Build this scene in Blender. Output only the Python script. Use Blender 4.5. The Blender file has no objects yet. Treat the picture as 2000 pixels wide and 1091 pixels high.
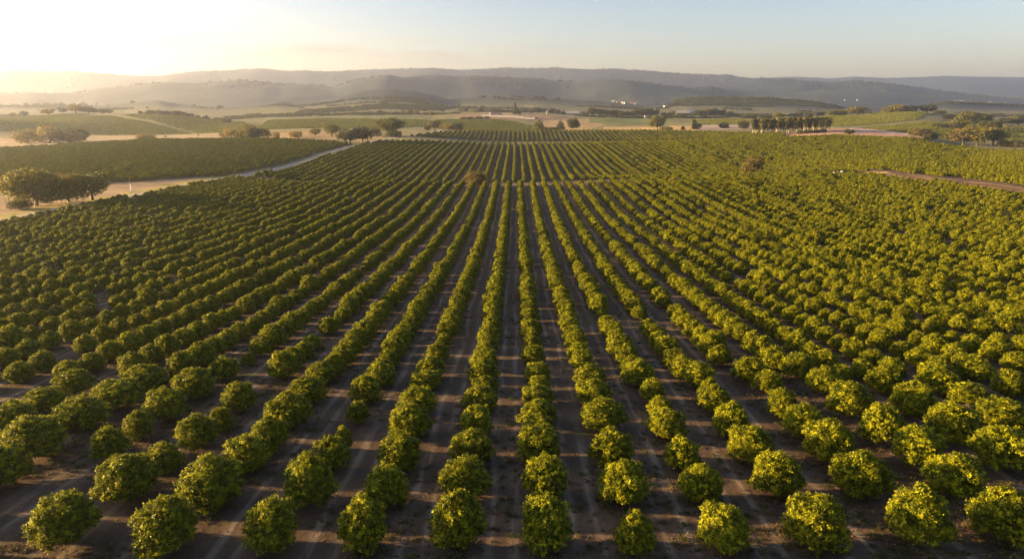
import bpy, math, random
import numpy as np
from mathutils import Vector

# ------------------------------------------------------------------ camera, sky, sun, exposure
SC = bpy.context.scene
COL = SC.collection
H = 27.7                       # eye height above the nearest rows
PITCH = math.radians(13.72)
YAW = math.radians(0.39)
FPX = 1333.3                   # focal length in photo pixels (24 mm on 36 mm)
SUN_AZ = math.radians(-83)     # from +Y, negative = to the left
SUN_EL = math.radians(8.0)

cam = bpy.data.cameras.new("camera")
cam.lens = 24.0
cam.sensor_width = 36.0
cam.clip_start = 0.5
cam.clip_end = 40000
camo = bpy.data.objects.new("camera", cam)
COL.objects.link(camo)
camo.location = (0, 0, H)
camo.rotation_euler = (math.pi / 2 - PITCH, 0, YAW)
SC.camera = camo

SC.view_settings.view_transform = 'Standard'
SC.view_settings.look = 'None'
SC.view_settings.exposure = 2.95
SC.view_settings.gamma = 1
SC.cycles.use_denoising = True
SC.cycles.denoising_prefilter = 'NONE'
SC.cycles.max_bounces = 6
SC.cycles.diffuse_bounces = 3
SC.cycles.glossy_bounces = 1
SC.cycles.transmission_bounces = 3
SC.cycles.volume_bounces = 1
SC.cycles.transparent_max_bounces = 4
SC.cycles.sample_clamp_indirect = 4

W = bpy.data.worlds.new("World")
SC.world = W
W.use_nodes = True
nt = W.node_tree
nt.nodes.clear()
sky = nt.nodes.new('ShaderNodeTexSky')
sky.sky_type = 'NISHITA'
sky.sun_disc = False
sky.sun_elevation = SUN_EL
sky.sun_rotation = SUN_AZ
sky.altitude = 300
sky.air_density = 1.0
sky.dust_density = 3.2
sky.ozone_density = 2.0
bg = nt.nodes.new('ShaderNodeBackground')
bg.inputs[1].default_value = 0.047
wo = nt.nodes.new('ShaderNodeOutputWorld')
# faint wisps of cloud low in the sky
tc = nt.nodes.new('ShaderNodeTexCoord')
mp = nt.nodes.new('ShaderNodeMapping')
mp.inputs['Scale'].default_value = (5, 5, 62)
nz = nt.nodes.new('ShaderNodeTexNoise')
nz.inputs['Scale'].default_value = 1.3
nz.inputs['Detail'].default_value = 7
nz.inputs['Roughness'].default_value = 0.62
rp = nt.nodes.new('ShaderNodeValToRGB')
rp.color_ramp.elements[0].position = 0.44
rp.color_ramp.elements[1].position = 0.62
sep = nt.nodes.new('ShaderNodeSeparateXYZ')
band = nt.nodes.new('ShaderNodeValToRGB')
for p, v in ((0.0, 0), ):
    band.color_ramp.elements[0].position = 0.060
    band.color_ramp.elements[0].color = (0, 0, 0, 1)
    band.color_ramp.elements[1].position = 0.078
    band.color_ramp.elements[1].color = (1, 1, 1, 1)
e = band.color_ramp.elements.new(0.088); e.color = (.8, .8, .8, 1)
e = band.color_ramp.elements.new(0.100); e.color = (0, 0, 0, 1)
mu = nt.nodes.new('ShaderNodeMath'); mu.operation = 'MULTIPLY'
mu2 = nt.nodes.new('ShaderNodeMath'); mu2.operation = 'MULTIPLY'; mu2.inputs[1].default_value = 0.8
mx = nt.nodes.new('ShaderNodeMix'); mx.data_type = 'RGBA'; mx.blend_type = 'MULTIPLY'
mx.inputs[7].default_value = (0.86, 0.74, 0.72, 1)
L = nt.links.new
L(tc.outputs['Generated'], mp.inputs[0]); L(mp.outputs[0], nz.inputs['Vector']); L(nz.outputs[0], rp.inputs[0])
L(tc.outputs['Generated'], sep.inputs[0]); L(sep.outputs[2], band.inputs[0])

mrx = nt.nodes.new('ShaderNodeMapRange'); mrx.inputs[1].default_value = .12; mrx.inputs[2].default_value = -.12; L(sep.outputs[0], mrx.inputs[0])
mu0 = nt.nodes.new('ShaderNodeMath'); mu0.operation = 'MULTIPLY'; L(rp.outputs[0], mu0.inputs[0]); L(mrx.outputs[0], mu0.inputs[1])
L(mu0.outputs[0], mu.inputs[0]); L(band.outputs[0], mu.inputs[1]); L(mu.outputs[0], mu2.inputs[0])
L(mu2.outputs[0], mx.inputs[0]); L(sky.outputs[0], mx.inputs[6]); tn = nt.nodes.new('ShaderNodeMix'); tn.data_type = 'RGBA'; tn.blend_type = 'MULTIPLY'; tn.inputs[0].default_value = 1; tn.inputs[7].default_value = (1.06, .965, .99, 1); L(mx.outputs[2], tn.inputs[6]); 
hz = nt.nodes.new('ShaderNodeMapRange'); hz.interpolation_type = 'SMOOTHSTEP'
hz.inputs[1].default_value = -0.02; hz.inputs[2].default_value = 0.20; hz.inputs[3].default_value = 1; hz.inputs[4].default_value = 0
L(sep.outputs[2], hz.inputs[0])
hm = nt.nodes.new('ShaderNodeMix'); hm.data_type = 'RGBA'; hm.blend_type = 'MULTIPLY'; hm.inputs[7].default_value = (1.68, 1.45, 1.33, 1)
hm.clamp_result = False
L(hz.outputs[0], hm.inputs[0]); L(tn.outputs[2], hm.inputs[6])
bw = nt.nodes.new('ShaderNodeRGBToBW'); L(hm.outputs[2], bw.inputs[0])
sr = nt.nodes.new('ShaderNodeMapRange'); sr.inputs[1].default_value = 2.4; sr.inputs[2].default_value = 6.0; sr.inputs[3].default_value = 1.0; sr.inputs[4].default_value = 0.32
L(bw.outputs[0], sr.inputs[0])
hv = nt.nodes.new('ShaderNodeHueSaturation'); L(sr.outputs[0], hv.inputs['Saturation']); L(hm.outputs[2], hv.inputs['Color']); L(hv.outputs[0], bg.inputs[0]); L(bg.outputs[0], wo.inputs[0])

sl = bpy.data.lights.new("sun", 'SUN')
sl.energy = 5.0
sl.angle = math.radians(0.5)
sl.color = (1.0, 0.63, 0.235)
so = bpy.data.objects.new("sun", sl)
COL.objects.link(so)
sd = Vector((math.sin(SUN_AZ) * math.cos(SUN_EL), math.cos(SUN_AZ) * math.cos(SUN_EL), math.sin(SUN_EL)))
so.rotation_euler = sd.to_track_quat('Z', 'Y').to_euler()
so.location = (0, 0, 300)

HAZE_DENSITY = 1.05e-4
HAZE_ANISO = 0.79
HAZE_COLOR = (0.74, 0.81, 0.98, 1)

# ------------------------------------------------------------------ numeric helpers
RNG = np.random.default_rng(7)
random.seed(7)

def _hash(ix, iy, seed):
    n = (ix.astype(np.int64) * 374761393 + iy.astype(np.int64) * 668265263 + seed * 144665) & 0x7fffffff
    n = ((n ^ (n >> 13)) * 1274126177) & 0x7fffffff
    n = n ^ (n >> 16)
    return (n & 0xffff) / 65535.0

def vnoise(x, y, seed=0):
    ix = np.floor(x); iy = np.floor(y)
    fx = x - ix; fy = y - iy
    fx = fx * fx * fx * (fx * (6 * fx - 15) + 10); fy = fy * fy * fy * (fy * (6 * fy - 15) + 10)
    a = _hash(ix, iy, seed); b = _hash(ix + 1, iy, seed); c = _hash(ix, iy + 1, seed); d = _hash(ix + 1, iy + 1, seed)
    return (a * (1 - fx) + b * fx) * (1 - fy) + (c * (1 - fx) + d * fx) * fy

def fbm(x, y, octv=4, seed=0, ridged=False):
    s = 0; amp = 0.5; tot = 0
    for o in range(octv):
        v = vnoise(x, y, seed + o * 17)
        if ridged:
            v = 1 - abs(2 * v - 1)
        s = s + amp * v; tot += amp
        amp *= 0.5; x = x * 2.03 + 11.3; y = y * 2.03 - 7.1
    return s / tot

def sstep(a, b, x):
    t = np.clip((x - a) / (b - a), 0, 1)
    return t * t * (3 - 2 * t)

def tpx(px):                       # photo column -> X/Y on the ground
    return (np.asarray(px, float) - 1009.0) * math.cos(PITCH) / FPX

def pxt(t):
    return 1009.0 + t * FPX / math.cos(PITCH)

def ray(px, py):                   # photo pixel -> world direction
    a = (px - 1000.0) / FPX; b = (545.5 - py) / FPX
    d = Vector((a, b, -1.0))
    d.rotate(camo.rotation_euler)
    return d

def project(x, y, z):              # world -> photo pixel, depth
    cy, sy = math.cos(-YAW), math.sin(-YAW)
    x2 = x * cy - y * sy; y2 = x * sy + y * cy; z2 = z - H
    dep = y2 * math.cos(PITCH) - z2 * math.sin(PITCH)
    up = y2 * math.sin(PITCH) + z2 * math.cos(PITCH)
    return 1000 + FPX * x2 / dep, 545.5 - FPX * up / dep, dep

# ------------------------------------------------------------------ the lie of the land
NEAR = [(0, 2), (25, 1), (40, 0), (100, -4), (150, -6.5), (235, -8.7)]
COLS = {
 -400: [(330, -8), (620, -6), (800, -7), (950, -4), (1250, 15), (1500, 12), (2000, 25)],
 0: [(330, -8.5), (620, -4), (700, -5.5), (800, -7), (950, -5), (1100, 8), (1250, 20), (1400, 17), (1700, 15), (2000, 28)],
 150: [(340, -8.5), (650, -1.5), (720, -4), (900, -5.5), (960, -4.5), (1100, 10), (1300, 27), (1450, 22), (1700, 15), (2000, 30)],
 300: [(340, -8.5), (680, 1), (760, -3), (900, -3.2), (970, -3), (1100, 9), (1270, 26), (1400, 20), (1700, 15), (2000, 31)],
 450: [(345, -8.5), (400, -8.5), (560, -4), (700, 1), (780, -2), (900, 0), (1000, 1), (1270, 12), (1400, 13), (1700, 18), (2000, 33)],
 600: [(340, -7.4), (370, -11.4), (410, -12.2), (500, -7.6), (570, -3.5), (700, 0), (800, 0), (900, 3), (1000, 5), (1200, 12), (1400, 19), (1600, 22), (2000, 35)],
 800: [(340, -7.3), (370, -11.8), (410, -13), (500, -9.6), (600, -4.5), (690, -1), (760, .5), (850, 2), (950, 4), (1050, 5), (1200, 11), (1400, 20), (1600, 24), (2000, 36)],
 1000: [(330, -7.6), (345, -8), (370, -11.2), (410, -12.2), (500, -9.6), (600, -6), (690, -3.8), (715, -4), (770, -6.5), (820, -6.6), (870, -2), (920, 3.4), (950, 3.6), (1000, 0), (1100, 3), (1250, 12), (1400, 21), (1600, 25), (2000, 37)],
 1250: [(330, -7), (370, -7.2), (400, -9.8), (430, -12.5), (500, -11), (600, -6), (690, -2), (715, -2), (770, -5), (820, -5.5), (870, -2), (930, 3.6), (960, 3.4), (1050, 1), (1200, 6), (1400, 14), (1600, 17), (1800, 20), (2000, 32)],
 1500: [(300, -8), (400, -7.1), (420, -9.5), (445, -12.5), (500, -11), (600, -5), (720, 2.5), (760, 0), (820, -1), (900, 1), (1000, 6), (1150, 9), (1300, 14), (1500, 16), (1800, 20), (2000, 28)],
 1640: [(300, -8), (400, -8), (450, -9), (600, -3), (760, 3), (800, 2.2), (900, 5), (1000, 9), (1050, 9.5), (1150, 14), (1300, 22), (1400, 20), (1700, 12), (2000, 24)],
 1780: [(300, -8), (390, -8), (600, -3), (720, 1), (780, .5), (850, 2), (950, 6.5), (1050, 11), (1180, 20), (1300, 30), (1420, 27), (1700, 12), (2000, 22)],
 1900: [(310, -8), (500, -7), (620, -3.5), (700, -7), (760, -7), (900, -1), (1050, 9), (1150, 14), (1300, 19), (1500, 12), (2000, 20)],
 2000: [(309, -7), (560, -3), (640, -8), (760, -8), (900, -4), (1100, 7), (1300, 9), (1500, 10), (2000, 22)],
 2400: [(560, -4), (760, -8), (1300, 8), (2000, 25)],
}
LY = np.linspace(0, math.log(9000 / 20 + 1), 900)
YS = 20 * (np.exp(LY) - 1)
CPX = sorted(COLS)
CT = tpx(CPX)
tab = []
ker = np.exp(-np.linspace(-2, 2, 13) ** 2); ker /= ker.sum()
for c in CPX:
    pts = NEAR + COLS[c] + [(2600, 42), (7500, 60), (9000, 60)]
    z = np.interp(YS, [p[0] for p in pts], [p[1] for p in pts])
    zp = np.pad(z, 6, mode='edge')
    tab.append(np.convolve(zp, ker, 'valid'))
tab = np.array(tab)

RIDGES = [   # distance, front width, back width, spur strength, profile in photo pixels
 (2500, 420, 500, .22, [(-300, 205), (0, 205), (200, 206), (290, 198), (310, 196), (340, 203), (430, 211), (500, 207), (545, 198), (580, 203), (620, 198), (660, 190), (700, 180), (757, 173), (800, 177), (840, 184), (880, 195), (920, 190), (960, 186), (1000, 186), (1060, 190), (1110, 195), (1170, 198), (1250, 206), (1300, 203), (1340, 194), (1385, 191), (1440, 192), (1490, 192), (1560, 198), (1600, 203), (1640, 212), (1800, 210), (1850, 200), (1900, 203), (2000, 208), (2400, 205)]),
 (4000, 700, 700, .50, [(-300, 185), (0, 183), (60, 181), (100, 183), (160, 181), (200, 173), (260, 169), (300, 163), (340, 162), (400, 163), (430, 159), (470, 157), (520, 160), (545, 165), (590, 165), (625, 168), (655, 171), (690, 160), (730, 153), (762, 148), (785, 153), (812, 149), (850, 147), (900, 150), (930, 148), (990, 152), (1040, 152), (1090, 159), (1120, 160), (1165, 154), (1230, 159), (1290, 167), (1340, 172), (1385, 168), (1420, 175), (1480, 178), (1550, 180), (1600, 176), (1690, 180), (1800, 186), (1900, 190), (2000, 195), (2400, 195)]),
 (4900, 800, 700, .48, [(-300, 210), (1250, 210), (1320, 190), (1400, 165), (1450, 158), (1480, 152), (1560, 157), (1600, 163), (1660, 160), (1730, 165), (1775, 170), (1850, 182), (2000, 196), (2400, 205)]),
 (6500, 1000, 900, .40, [(-300, 142), (0, 140), (40, 137), (100, 139), (150, 138), (210, 143), (280, 148), (320, 150), (370, 142), (420, 138), (520, 134), (560, 138), (600, 137), (650, 141), (700, 138), (770, 136), (850, 135), (900, 138), (940, 136), (990, 133), (1040, 135), (1090, 133), (1150, 135), (1200, 134), (1260, 138), (1320, 143), (1400, 148), (1412, 146), (1440, 152), (1480, 156), (1530, 165), (1700, 182), (2400, 200)]),
 (8000, 1100, 900, .18, [(-300, 165), (1200, 175), (1400, 158), (1500, 153), (1550, 151), (1610, 154), (1660, 150), (1720, 153), (1790, 151), (1830, 149), (1880, 151), (1950, 152), (2000, 152), (2400, 150)]),
]

PXD = np.arange(-700.0, 2901.0, 4.0)
PROF = []
for Yr_, w1_, w2_, sp_, prof_ in RIDGES:
    q_ = np.interp(PXD, [p[0] for p in prof_], [p[1] for p in prof_])
    gk_ = np.exp(-np.linspace(-2.2, 2.2, 7) ** 2); gk_ /= gk_.sum()
    PROF.append(np.convolve(np.pad(q_, 3, mode='edge'), gk_, 'valid'))

def land(x, y):
    """Height of the ground at world x, y (arrays)."""
    x = np.asarray(x, float); y = np.asarray(y, float)
    r = np.hypot(x, y)
    az = np.clip(np.arctan2(x, y), -1.0, 1.0)
    t = np.tan(az); Y = r * np.cos(az)
    fy = np.interp(Y, YS, np.arange(len(YS)))
    iy = np.clip(fy.astype(int), 0, len(YS) - 2); wy = fy - iy
    tc_ = np.clip(t, CT[0], CT[-1])
    ft = np.interp(tc_, CT, np.arange(len(CT)))
    it = np.clip(ft.astype(int), 0, len(CT) - 2); wt = ft - it
    wt = 0.5 * wt + 0.5 * wt * wt * (3 - 2 * wt)
    z = (tab[it, iy] * (1 - wy) + tab[it, iy + 1] * wy) * (1 - wt) + (tab[it + 1, iy] * (1 - wy) + tab[it + 1, iy + 1] * wy) * wt
    # small front hill at the far left
    z = z + 17 * np.exp(-((x + 800) / 130) ** 2 - ((Y - 1010) / 90) ** 2)
    z = z + (fbm(x / 9, y / 9, 2, 3) - .5) * .25 + (fbm(x / 60, y / 60, 2, 5) - .5) * np.clip((Y - 1000) / 400, 0, 1) * 5
    # the block beyond the red track stands a little higher
    tx = np.interp(y, [100, 220, 309, 350, 385, 440], [232, 226, 222, 219, 215, 215])
    z = z + 2.5 * sstep(-10, -2, x - tx) * sstep(150, 230, y) * (1 - sstep(400, 560, y)) * (x > 100)
    far = Y > 1500
    if far.any():
        px = pxt(t)
        zz = z.copy()
        for k, (Yr, w1, w2, sp, prof) in enumerate(RIDGES):
            pp = np.interp(px, PXD, PROF[k])
            zr = H + Yr * (math.cos(PITCH) * (545.5 - pp) / FPX - math.sin(PITCH)) / (math.sin(PITCH) * (545.5 - pp) / FPX + math.cos(PITCH))
            yr = Yr * (1 + .05 * (fbm(t * 6 + k * 5, t * 0 + k, 2, 40 + k) - .5))
            u = Y - yr
            g = np.where(u < 0, np.exp(-(u / w1) ** 2), np.exp(-(u / w2) ** 2))
            n = fbm(x / 620, y / 900, 4, 60 + k) - .5
            lift = np.maximum(zr - z, -5)
            spur = 1 + sp * 2.2 * n * (1 - g) * 2
            cand = z + lift * g * spur
            cand = cand + (fbm(x / 24, y / 24, 2, 90 + k) - .5) * 7 * g * sstep(3400, 5500, Y)
            zz = np.maximum(zz, cand)
        z = np.where(far, zz, z)
    return z

def land1(x, y):
    return float(land(np.array([x]), np.array([y]))[0])

def hit(px, py):
    d = ray(px, py)
    lo = 15.0
    prev = lo
    for k in range(900):
        Yk = lo * 1.006 ** k
        s = Yk / d.y
        if H + d.z * s < land1(d.x * s, Yk):
            a, b = prev, Yk
            for _ in range(18):
                m = (a + b) / 2; s = m / d.y
                if H + d.z * s < land1(d.x * s, m): b = m
                else: a = m
            return d.x / d.y * b, b
        prev = Yk
    return None

# ------------------------------------------------------------------ object helpers
def link(name, me, parent=None):
    o = bpy.data.objects.new(name, me)
    COL.objects.link(o)
    if parent is not None:
        o.parent = parent
    return o

def tag(o, label=None, cat=None, group=None, kind=None):
    if label: o['label'] = label
    if cat: o['category'] = cat
    if group: o['group'] = group
    if kind: o['kind'] = kind
    return o

def mesh_np(name, verts, faces4, mats, mat_index=None, tint=None, smooth=False):
    me = bpy.data.meshes.new(name)
    verts = np.asarray(verts, np.float32); faces4 = np.asarray(faces4, np.int32)
    k = faces4.shape[1]
    me.vertices.add(len(verts)); me.vertices.foreach_set('co', verts.ravel())
    me.loops.add(faces4.size); me.loops.foreach_set('vertex_index', faces4.ravel())
    me.polygons.add(len(faces4))
    me.polygons.foreach_set('loop_start', np.arange(0, faces4.size, k, dtype=np.int32))
    if mat_index is not None:
        me.polygons.foreach_set('material_index', np.asarray(mat_index, np.int32))
    me.update(calc_edges=True)
    if smooth:
        me.polygons.foreach_set('use_smooth', np.ones(len(faces4), bool))
    if tint is not None:
        at = me.attributes.new('tint', 'FLOAT', 'POINT')
        at.data.foreach_set('value', np.asarray(tint, np.float32))
    for m in mats:
        me.materials.append(m)
    return me

class MB:
    """collects shapes into one mesh"""
    def __init__(self):
        self.v = []; self.f = []
    def box(self, x0, y0, z0, x1, y1, z1):
        b = len(self.v)
        self.v += [(x0, y0, z0), (x1, y0, z0), (x1, y1, z0), (x0, y1, z0), (x0, y0, z1), (x1, y0, z1), (x1, y1, z1), (x0, y1, z1)]
        self.f += [tuple(b + i for i in q) for q in ((0, 3, 2, 1), (4, 5, 6, 7), (0, 1, 5, 4), (1, 2, 6, 5), (2, 3, 7, 6), (3, 0, 4, 7))]
        return self
    def tube(self, pts, radii, n=8):
        b = len(self.v)
        pts = [Vector(p) for p in pts]
        for i, p in enumerate(pts):
            d = (pts[min(i + 1, len(pts) - 1)] - pts[max(i - 1, 0)]).normalized()
            u = d.cross(Vector((.31, .95, .05))).normalized(); w = d.cross(u)
            for k in range(n):
                a = 2 * math.pi * k / n
                self.v.append(tuple(p + (u * math.cos(a) + w * math.sin(a)) * radii[i]))
        for i in range(len(pts) - 1):
            for k in range(n):
                k2 = (k + 1) % n
                self.f.append((b + i * n + k, b + i * n + k2, b + (i + 1) * n + k2, b + (i + 1) * n + k))
        self.f.append(tuple(b + (len(pts) - 1) * n + k for k in range(n)))
        return self
    def poly(self, verts, faces):
        b = len(self.v)
        self.v += list(verts); self.f += [tuple(b + i for i in q) for q in faces]
        return self
    def mesh(self, name, mat, smooth=False):
        me = bpy.data.meshes.new(name)
        me.from_pydata(self.v, [], self.f); me.update()
        me.materials.append(mat)
        if smooth:
            for p in me.polygons: p.use_smooth = True
        return me

# ------------------------------------------------------------------ materials
def new_mat(name):
    m = bpy.data.materials.new(name); m.use_nodes = True
    n = m.node_tree
    n.nodes.clear()
    out = n.nodes.new('ShaderNodeOutputMaterial')
    return m, n, out

def leaf_mat(name, dark, light, trans=0.35, rnd=0.25, gloss=0.12):
    m, n, out = new_mat(name)
    at = n.nodes.new('ShaderNodeAttribute'); at.attribute_name = 'tint'
    oi = n.nodes.new('ShaderNodeObjectInfo')
    mix = n.nodes.new('ShaderNodeMix'); mix.data_type = 'RGBA'
    mix.inputs[6].default_value = (*dark, 1); mix.inputs[7].default_value = (*light, 1)
    n.links.new(at.outputs['Fac'], mix.inputs[0])
    hs = n.nodes.new('ShaderNodeHueSaturation')
    mr = n.nodes.new('ShaderNodeMapRange')
    mr.inputs[3].default_value = 1 - rnd; mr.inputs[4].default_value = 1 + rnd
    n.links.new(oi.outputs['Random'], mr.inputs[0]); n.links.new(mr.outputs[0], hs.inputs['Value'])
    n.links.new(mix.outputs[2], hs.inputs['Color'])
    p = n.nodes.new('ShaderNodeBsdfPrincipled')
    p.inputs['Roughness'].default_value = 0.5
    p.inputs['Specular IOR Level'].default_value = gloss
    tr = n.nodes.new('ShaderNodeBsdfTranslucent')
    ms = n.nodes.new('ShaderNodeMixShader'); ms.inputs[0].default_value = trans
    n.links.new(hs.outputs[0], p.inputs['Base Color']); n.links.new(hs.outputs[0], tr.inputs['Color'])
    n.links.new(p.outputs[0], ms.inputs[1]); n.links.new(tr.outputs[0], ms.inputs[2]); n.links.new(ms.outputs[0], out.inputs[0])
    return m

def plain_mat(name, c1, c2, scale=3.0, rough=0.85, bump=0.3, stretch=(1, 1, 1)):
    m, n, out = new_mat(name)
    tcn = n.nodes.new('ShaderNodeTexCoord'); mpn = n.nodes.new('ShaderNodeMapping')
    mpn.inputs['Scale'].default_value = stretch
    no = n.nodes.new('ShaderNodeTexNoise'); no.inputs['Scale'].default_value = scale; no.inputs['Detail'].default_value = 6
    mix = n.nodes.new('ShaderNodeMix'); mix.data_type = 'RGBA'
    mix.inputs[6].default_value = (*c1, 1); mix.inputs[7].default_value = (*c2, 1)
    p = n.nodes.new('ShaderNodeBsdfPrincipled'); p.inputs['Roughness'].default_value = rough
    p.inputs['Specular IOR Level'].default_value = .2
    bm = n.nodes.new('ShaderNodeBump'); bm.inputs['Strength'].default_value = bump; bm.inputs['Distance'].default_value = .05
    n.links.new(tcn.outputs['Object'], mpn.inputs[0]); n.links.new(mpn.outputs[0], no.inputs['Vector'])
    n.links.new(no.outputs[0], mix.inputs[0]); n.links.new(mix.outputs[2], p.inputs['Base Color'])
    n.links.new(no.outputs[0], bm.inputs['Height']); n.links.new(bm.outputs[0], p.inputs['Normal'])
    n.links.new(p.outputs[0], out.inputs[0])
    return m

M_ORCH = leaf_mat("orchard_leaves", (.014, .036, .004), (.38, .375, .012), .27, .12, .08)
M_GREEN = leaf_mat("broad_leaves", (.05, .065, .015), (.13, .12, .025), .30, .2)
M_DARK = leaf_mat("dark_leaves", (.030, .040, .012), (.075, .075, .020), .25, .2)
M_GUM = leaf_mat("gum_leaves", (.050, .058, .012), (.26, .22, .03), .35, .15)
M_RUST = leaf_mat("rusty_leaves", (.062, .055, .018), (.18, .135, .038), .22, .15)
M_YELL = leaf_mat("pale_leaves", (.12, .105, .022), (.34, .26, .05), .32, .2)
M_VINE = leaf_mat("crop_leaves", (.075, .095, .016), (.24, .245, .03), .30, .25)
M_BARK = plain_mat("bark", (.06, .045, .035), (.16, .13, .10), 6, .9, .6, (1, 1, .2))
M_PALE = plain_mat("pale_bark", (.22, .18, .14), (.42, .36, .30), 4, .8, .4, (1, 1, .25))
M_WHITE = plain_mat("white_paint", (.72, .70, .66), (.82, .80, .76), 2, .6, .05)
M_WALL = plain_mat("render_wall", (.26, .24, .21), (.40, .37, .33), .4, .8, .1)
M_TILE = plain_mat("clay_roof", (.28, .11, .07), (.42, .20, .13), 2, .8, .4)
M_PALEROOF = plain_mat("metal_roof", (.22, .21, .20), (.34, .33, .31), .5, .7, .1)
M_GLASS = plain_mat("dark_window", (.02, .025, .03), (.05, .05, .06), 2, .2, 0)
M_FILM = plain_mat("tunnel_film", (.06, .06, .075), (.15, .15, .18), .3, .7, .1)
M_STONE = plain_mat("pale_stone", (.20, .17, .16), (.42, .38, .37), 1.2, .8, .5)
M_WOOD = plain_mat("brown_timber", (.16, .09, .05), (.28, .17, .09), 5, .85, .3, (1, 1, .2))
M_ROAD = plain_mat("gravel_road", (.20, .17, .15), (.34, .29, .26), .35, .95, .3)
M_TRACK = plain_mat("red_track", (.13, .09, .05), (.21, .15, .085), .4, .95, .3)

# ------------------------------------------------------------------ foliage
def leaves(points, normals, per, length, width, tint, spread=.8, seed=0):
    """each sprig (point, outward normal) becomes a whorl of small folded leaves"""
    g = np.random.default_rng(seed)
    n = len(points)
    P = np.repeat(points, per, 0) + g.normal(0, length * .45, (n * per, 3))
    N0 = np.repeat(normals, per, 0)
    U = N0 + g.normal(0, spread * .95, (n * per, 3))        # blade normal: mostly outward
    U /= np.linalg.norm(U, axis=1)[:, None] + 1e-9
    R = g.normal(0, 1, (n * per, 3)) + N0 * .5
    S = np.cross(U, R); S /= np.linalg.norm(S, axis=1)[:, None] + 1e-9
    D = np.cross(S, U)
    ln = (length * g.uniform(.7, 1.3, n * per))[:, None]; wd = (width * g.uniform(.7, 1.3, n * per))[:, None]
    V = np.empty((n * per, 4, 3))
    V[:, 0] = P
    V[:, 1] = P + D * ln * .5 + S * wd * .5 + U * wd * .18
    V[:, 2] = P + D * ln
    V[:, 3] = P + D * ln * .5 - S * wd * .5 + U * wd * .18
    F = np.arange(n * per * 4).reshape(-1, 4)
    T = np.clip(np.repeat(tint, per) + g.normal(0, .10, n * per), 0, 1)
    return V.reshape(-1, 3), F, np.repeat(T, 4)

def lobes_crown(seed, lobes, sprigs, per, length, width, inner=.25, flush=.35, zmin=-9):
    """sprigs spread over (and a few inside) a set of lobes (centre, radii)"""
    g = np.random.default_rng(seed)
    C = np.array([l[0] for l in lobes], float); R = np.array([l[1] for l in lobes], float)
    area = (R[:, 0] * R[:, 1] + R[:, 2] * R[:, 0]); pr = area / area.sum()
    k = g.choice(len(lobes), sprigs, p=pr)
    d = g.normal(0, 1, (sprigs, 3)); d /= np.linalg.norm(d, axis=1)[:, None]
    rad = np.where(g.random(sprigs) < inner, g.uniform(.35, .9, sprigs), g.uniform(.88, 1.08, sprigs))
    p = C[k] + d * R[k] * rad[:, None]
    keep = p[:, 2] > zmin
    # drop sprigs buried deep inside another lobe
    for i in range(len(lobes)):
        q = (p - C[i]) / R[i]
        keep &= ~((np.einsum('ij,ij->i', q, q) < .30) & (k != i))
    p = p[keep]; d = d[keep]
    d = d + np.array([0, 0, .35])
    t = np.where(g.random(len(p)) < flush, g.uniform(.5, .88, len(p)), g.uniform(.05, .45, len(p)))
    return leaves(p, d, per, length, width, t, .75, seed + 1)

def orchard_crown(seed):
    g = np.random.default_rng(seed)
    lob = [((0, 0, .52), (.40, .40, .40))]
    n = int(g.integers(9, 14))
    for i in range(n):                       # skirt lobes, undercut towards the stem
        a = 2 * math.pi * (i + g.uniform(-.3, .3)) / n
        r = g.uniform(.30, .37); s = g.uniform(.11, .17)
        lob.append(((r * math.cos(a), r * math.sin(a), g.uniform(.28, .46)), (s, s, s * g.uniform(.9, 1.2))))
    for i in range(n):
        a = 2 * math.pi * (i + g.uniform(-.4, .4)) / n
        r = g.uniform(.20, .33); s = g.uniform(.10, .16)
        lob.append(((r * math.cos(a), r * math.sin(a), g.uniform(.58, .78)), (s, s, s * 1.1)))
    for i in range(6):
        s = g.uniform(.07, .12); a = g.uniform(0, 6.28); r = g.uniform(0, .22)
        lob.append(((r * math.cos(a), r * math.sin(a), .93 - r * .5 + g.uniform(-.05, .02)), (s, s, s * 1.2)))
    V, F, T = lobes_crown(seed, lob, 1500, 18, .036, .020, .32, .30, .03)
    return V, F, T

NV = 14
CROWN = []; TRUNK = []; WHOLE = []
for i in range(NV):
    V, F, T = orchard_crown(100 + i)
    CROWN.append(mesh_np("orchard_crown", V, F, [M_ORCH], tint=T))
    g = random.Random(i)
    mb = MB()
    mb.tube([(0, 0, -.06), (.005, 0, .10), (.01, .01, .28)], [.040, .030, .022], 7)
    for k in range(5):
        a = k * 1.257 + g.uniform(-.3, .3); r = g.uniform(.18, .28)
        mb.tube([(0.005, 0, .12 + .02 * k), (r * .5 * math.cos(a), r * .5 * math.sin(a), .32), (r * math.cos(a), r * math.sin(a), .58)], [.02, .014, .006], 5)
    TRUNK.append(mb.mesh("orchard_trunk", M_BARK, True))

# ------------------------------------------------------------------ terrain sheet with its land cover
ROAD = [(-150, 60), (-168, 120), (-172, 190), (-178, 242), (-176, 275), (-172.5, 310), (-169.5, 342), (-163, 400), (-157, 480), (-153, 570), (-149, 660), (-138, 760), (-120, 860), (-104, 940), (-112, 1010)]
TRACK = [(-163, 392), (-60, 366), (0, 364), (60, 370), (143, 404), (188, 411), (212, 395), (219, 350), (222, 309), (226, 220), (232, 100), (236, 40)]

def spline(pts, n=12):
    out = []
    P = [Vector(p).to_3d() for p in pts]
    for i in range(len(P) - 1):
        p0 = P[max(i - 1, 0)]; p1 = P[i]; p2 = P[i + 1]; p3 = P[min(i + 2, len(P) - 1)]
        for k in range(n):
            t = k / n
            out.append(0.5 * ((2 * p1) + (p2 - p0) * t + (2 * p0 - 5 * p1 + 4 * p2 - p3) * t * t + (3 * p1 - p0 - 3 * p2 + p3) * t ** 3))
    out.append(P[-1])
    return np.array([(v.x, v.y) for v in out])

ROADC = spline(ROAD); TRACKC = spline(TRACK)

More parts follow.
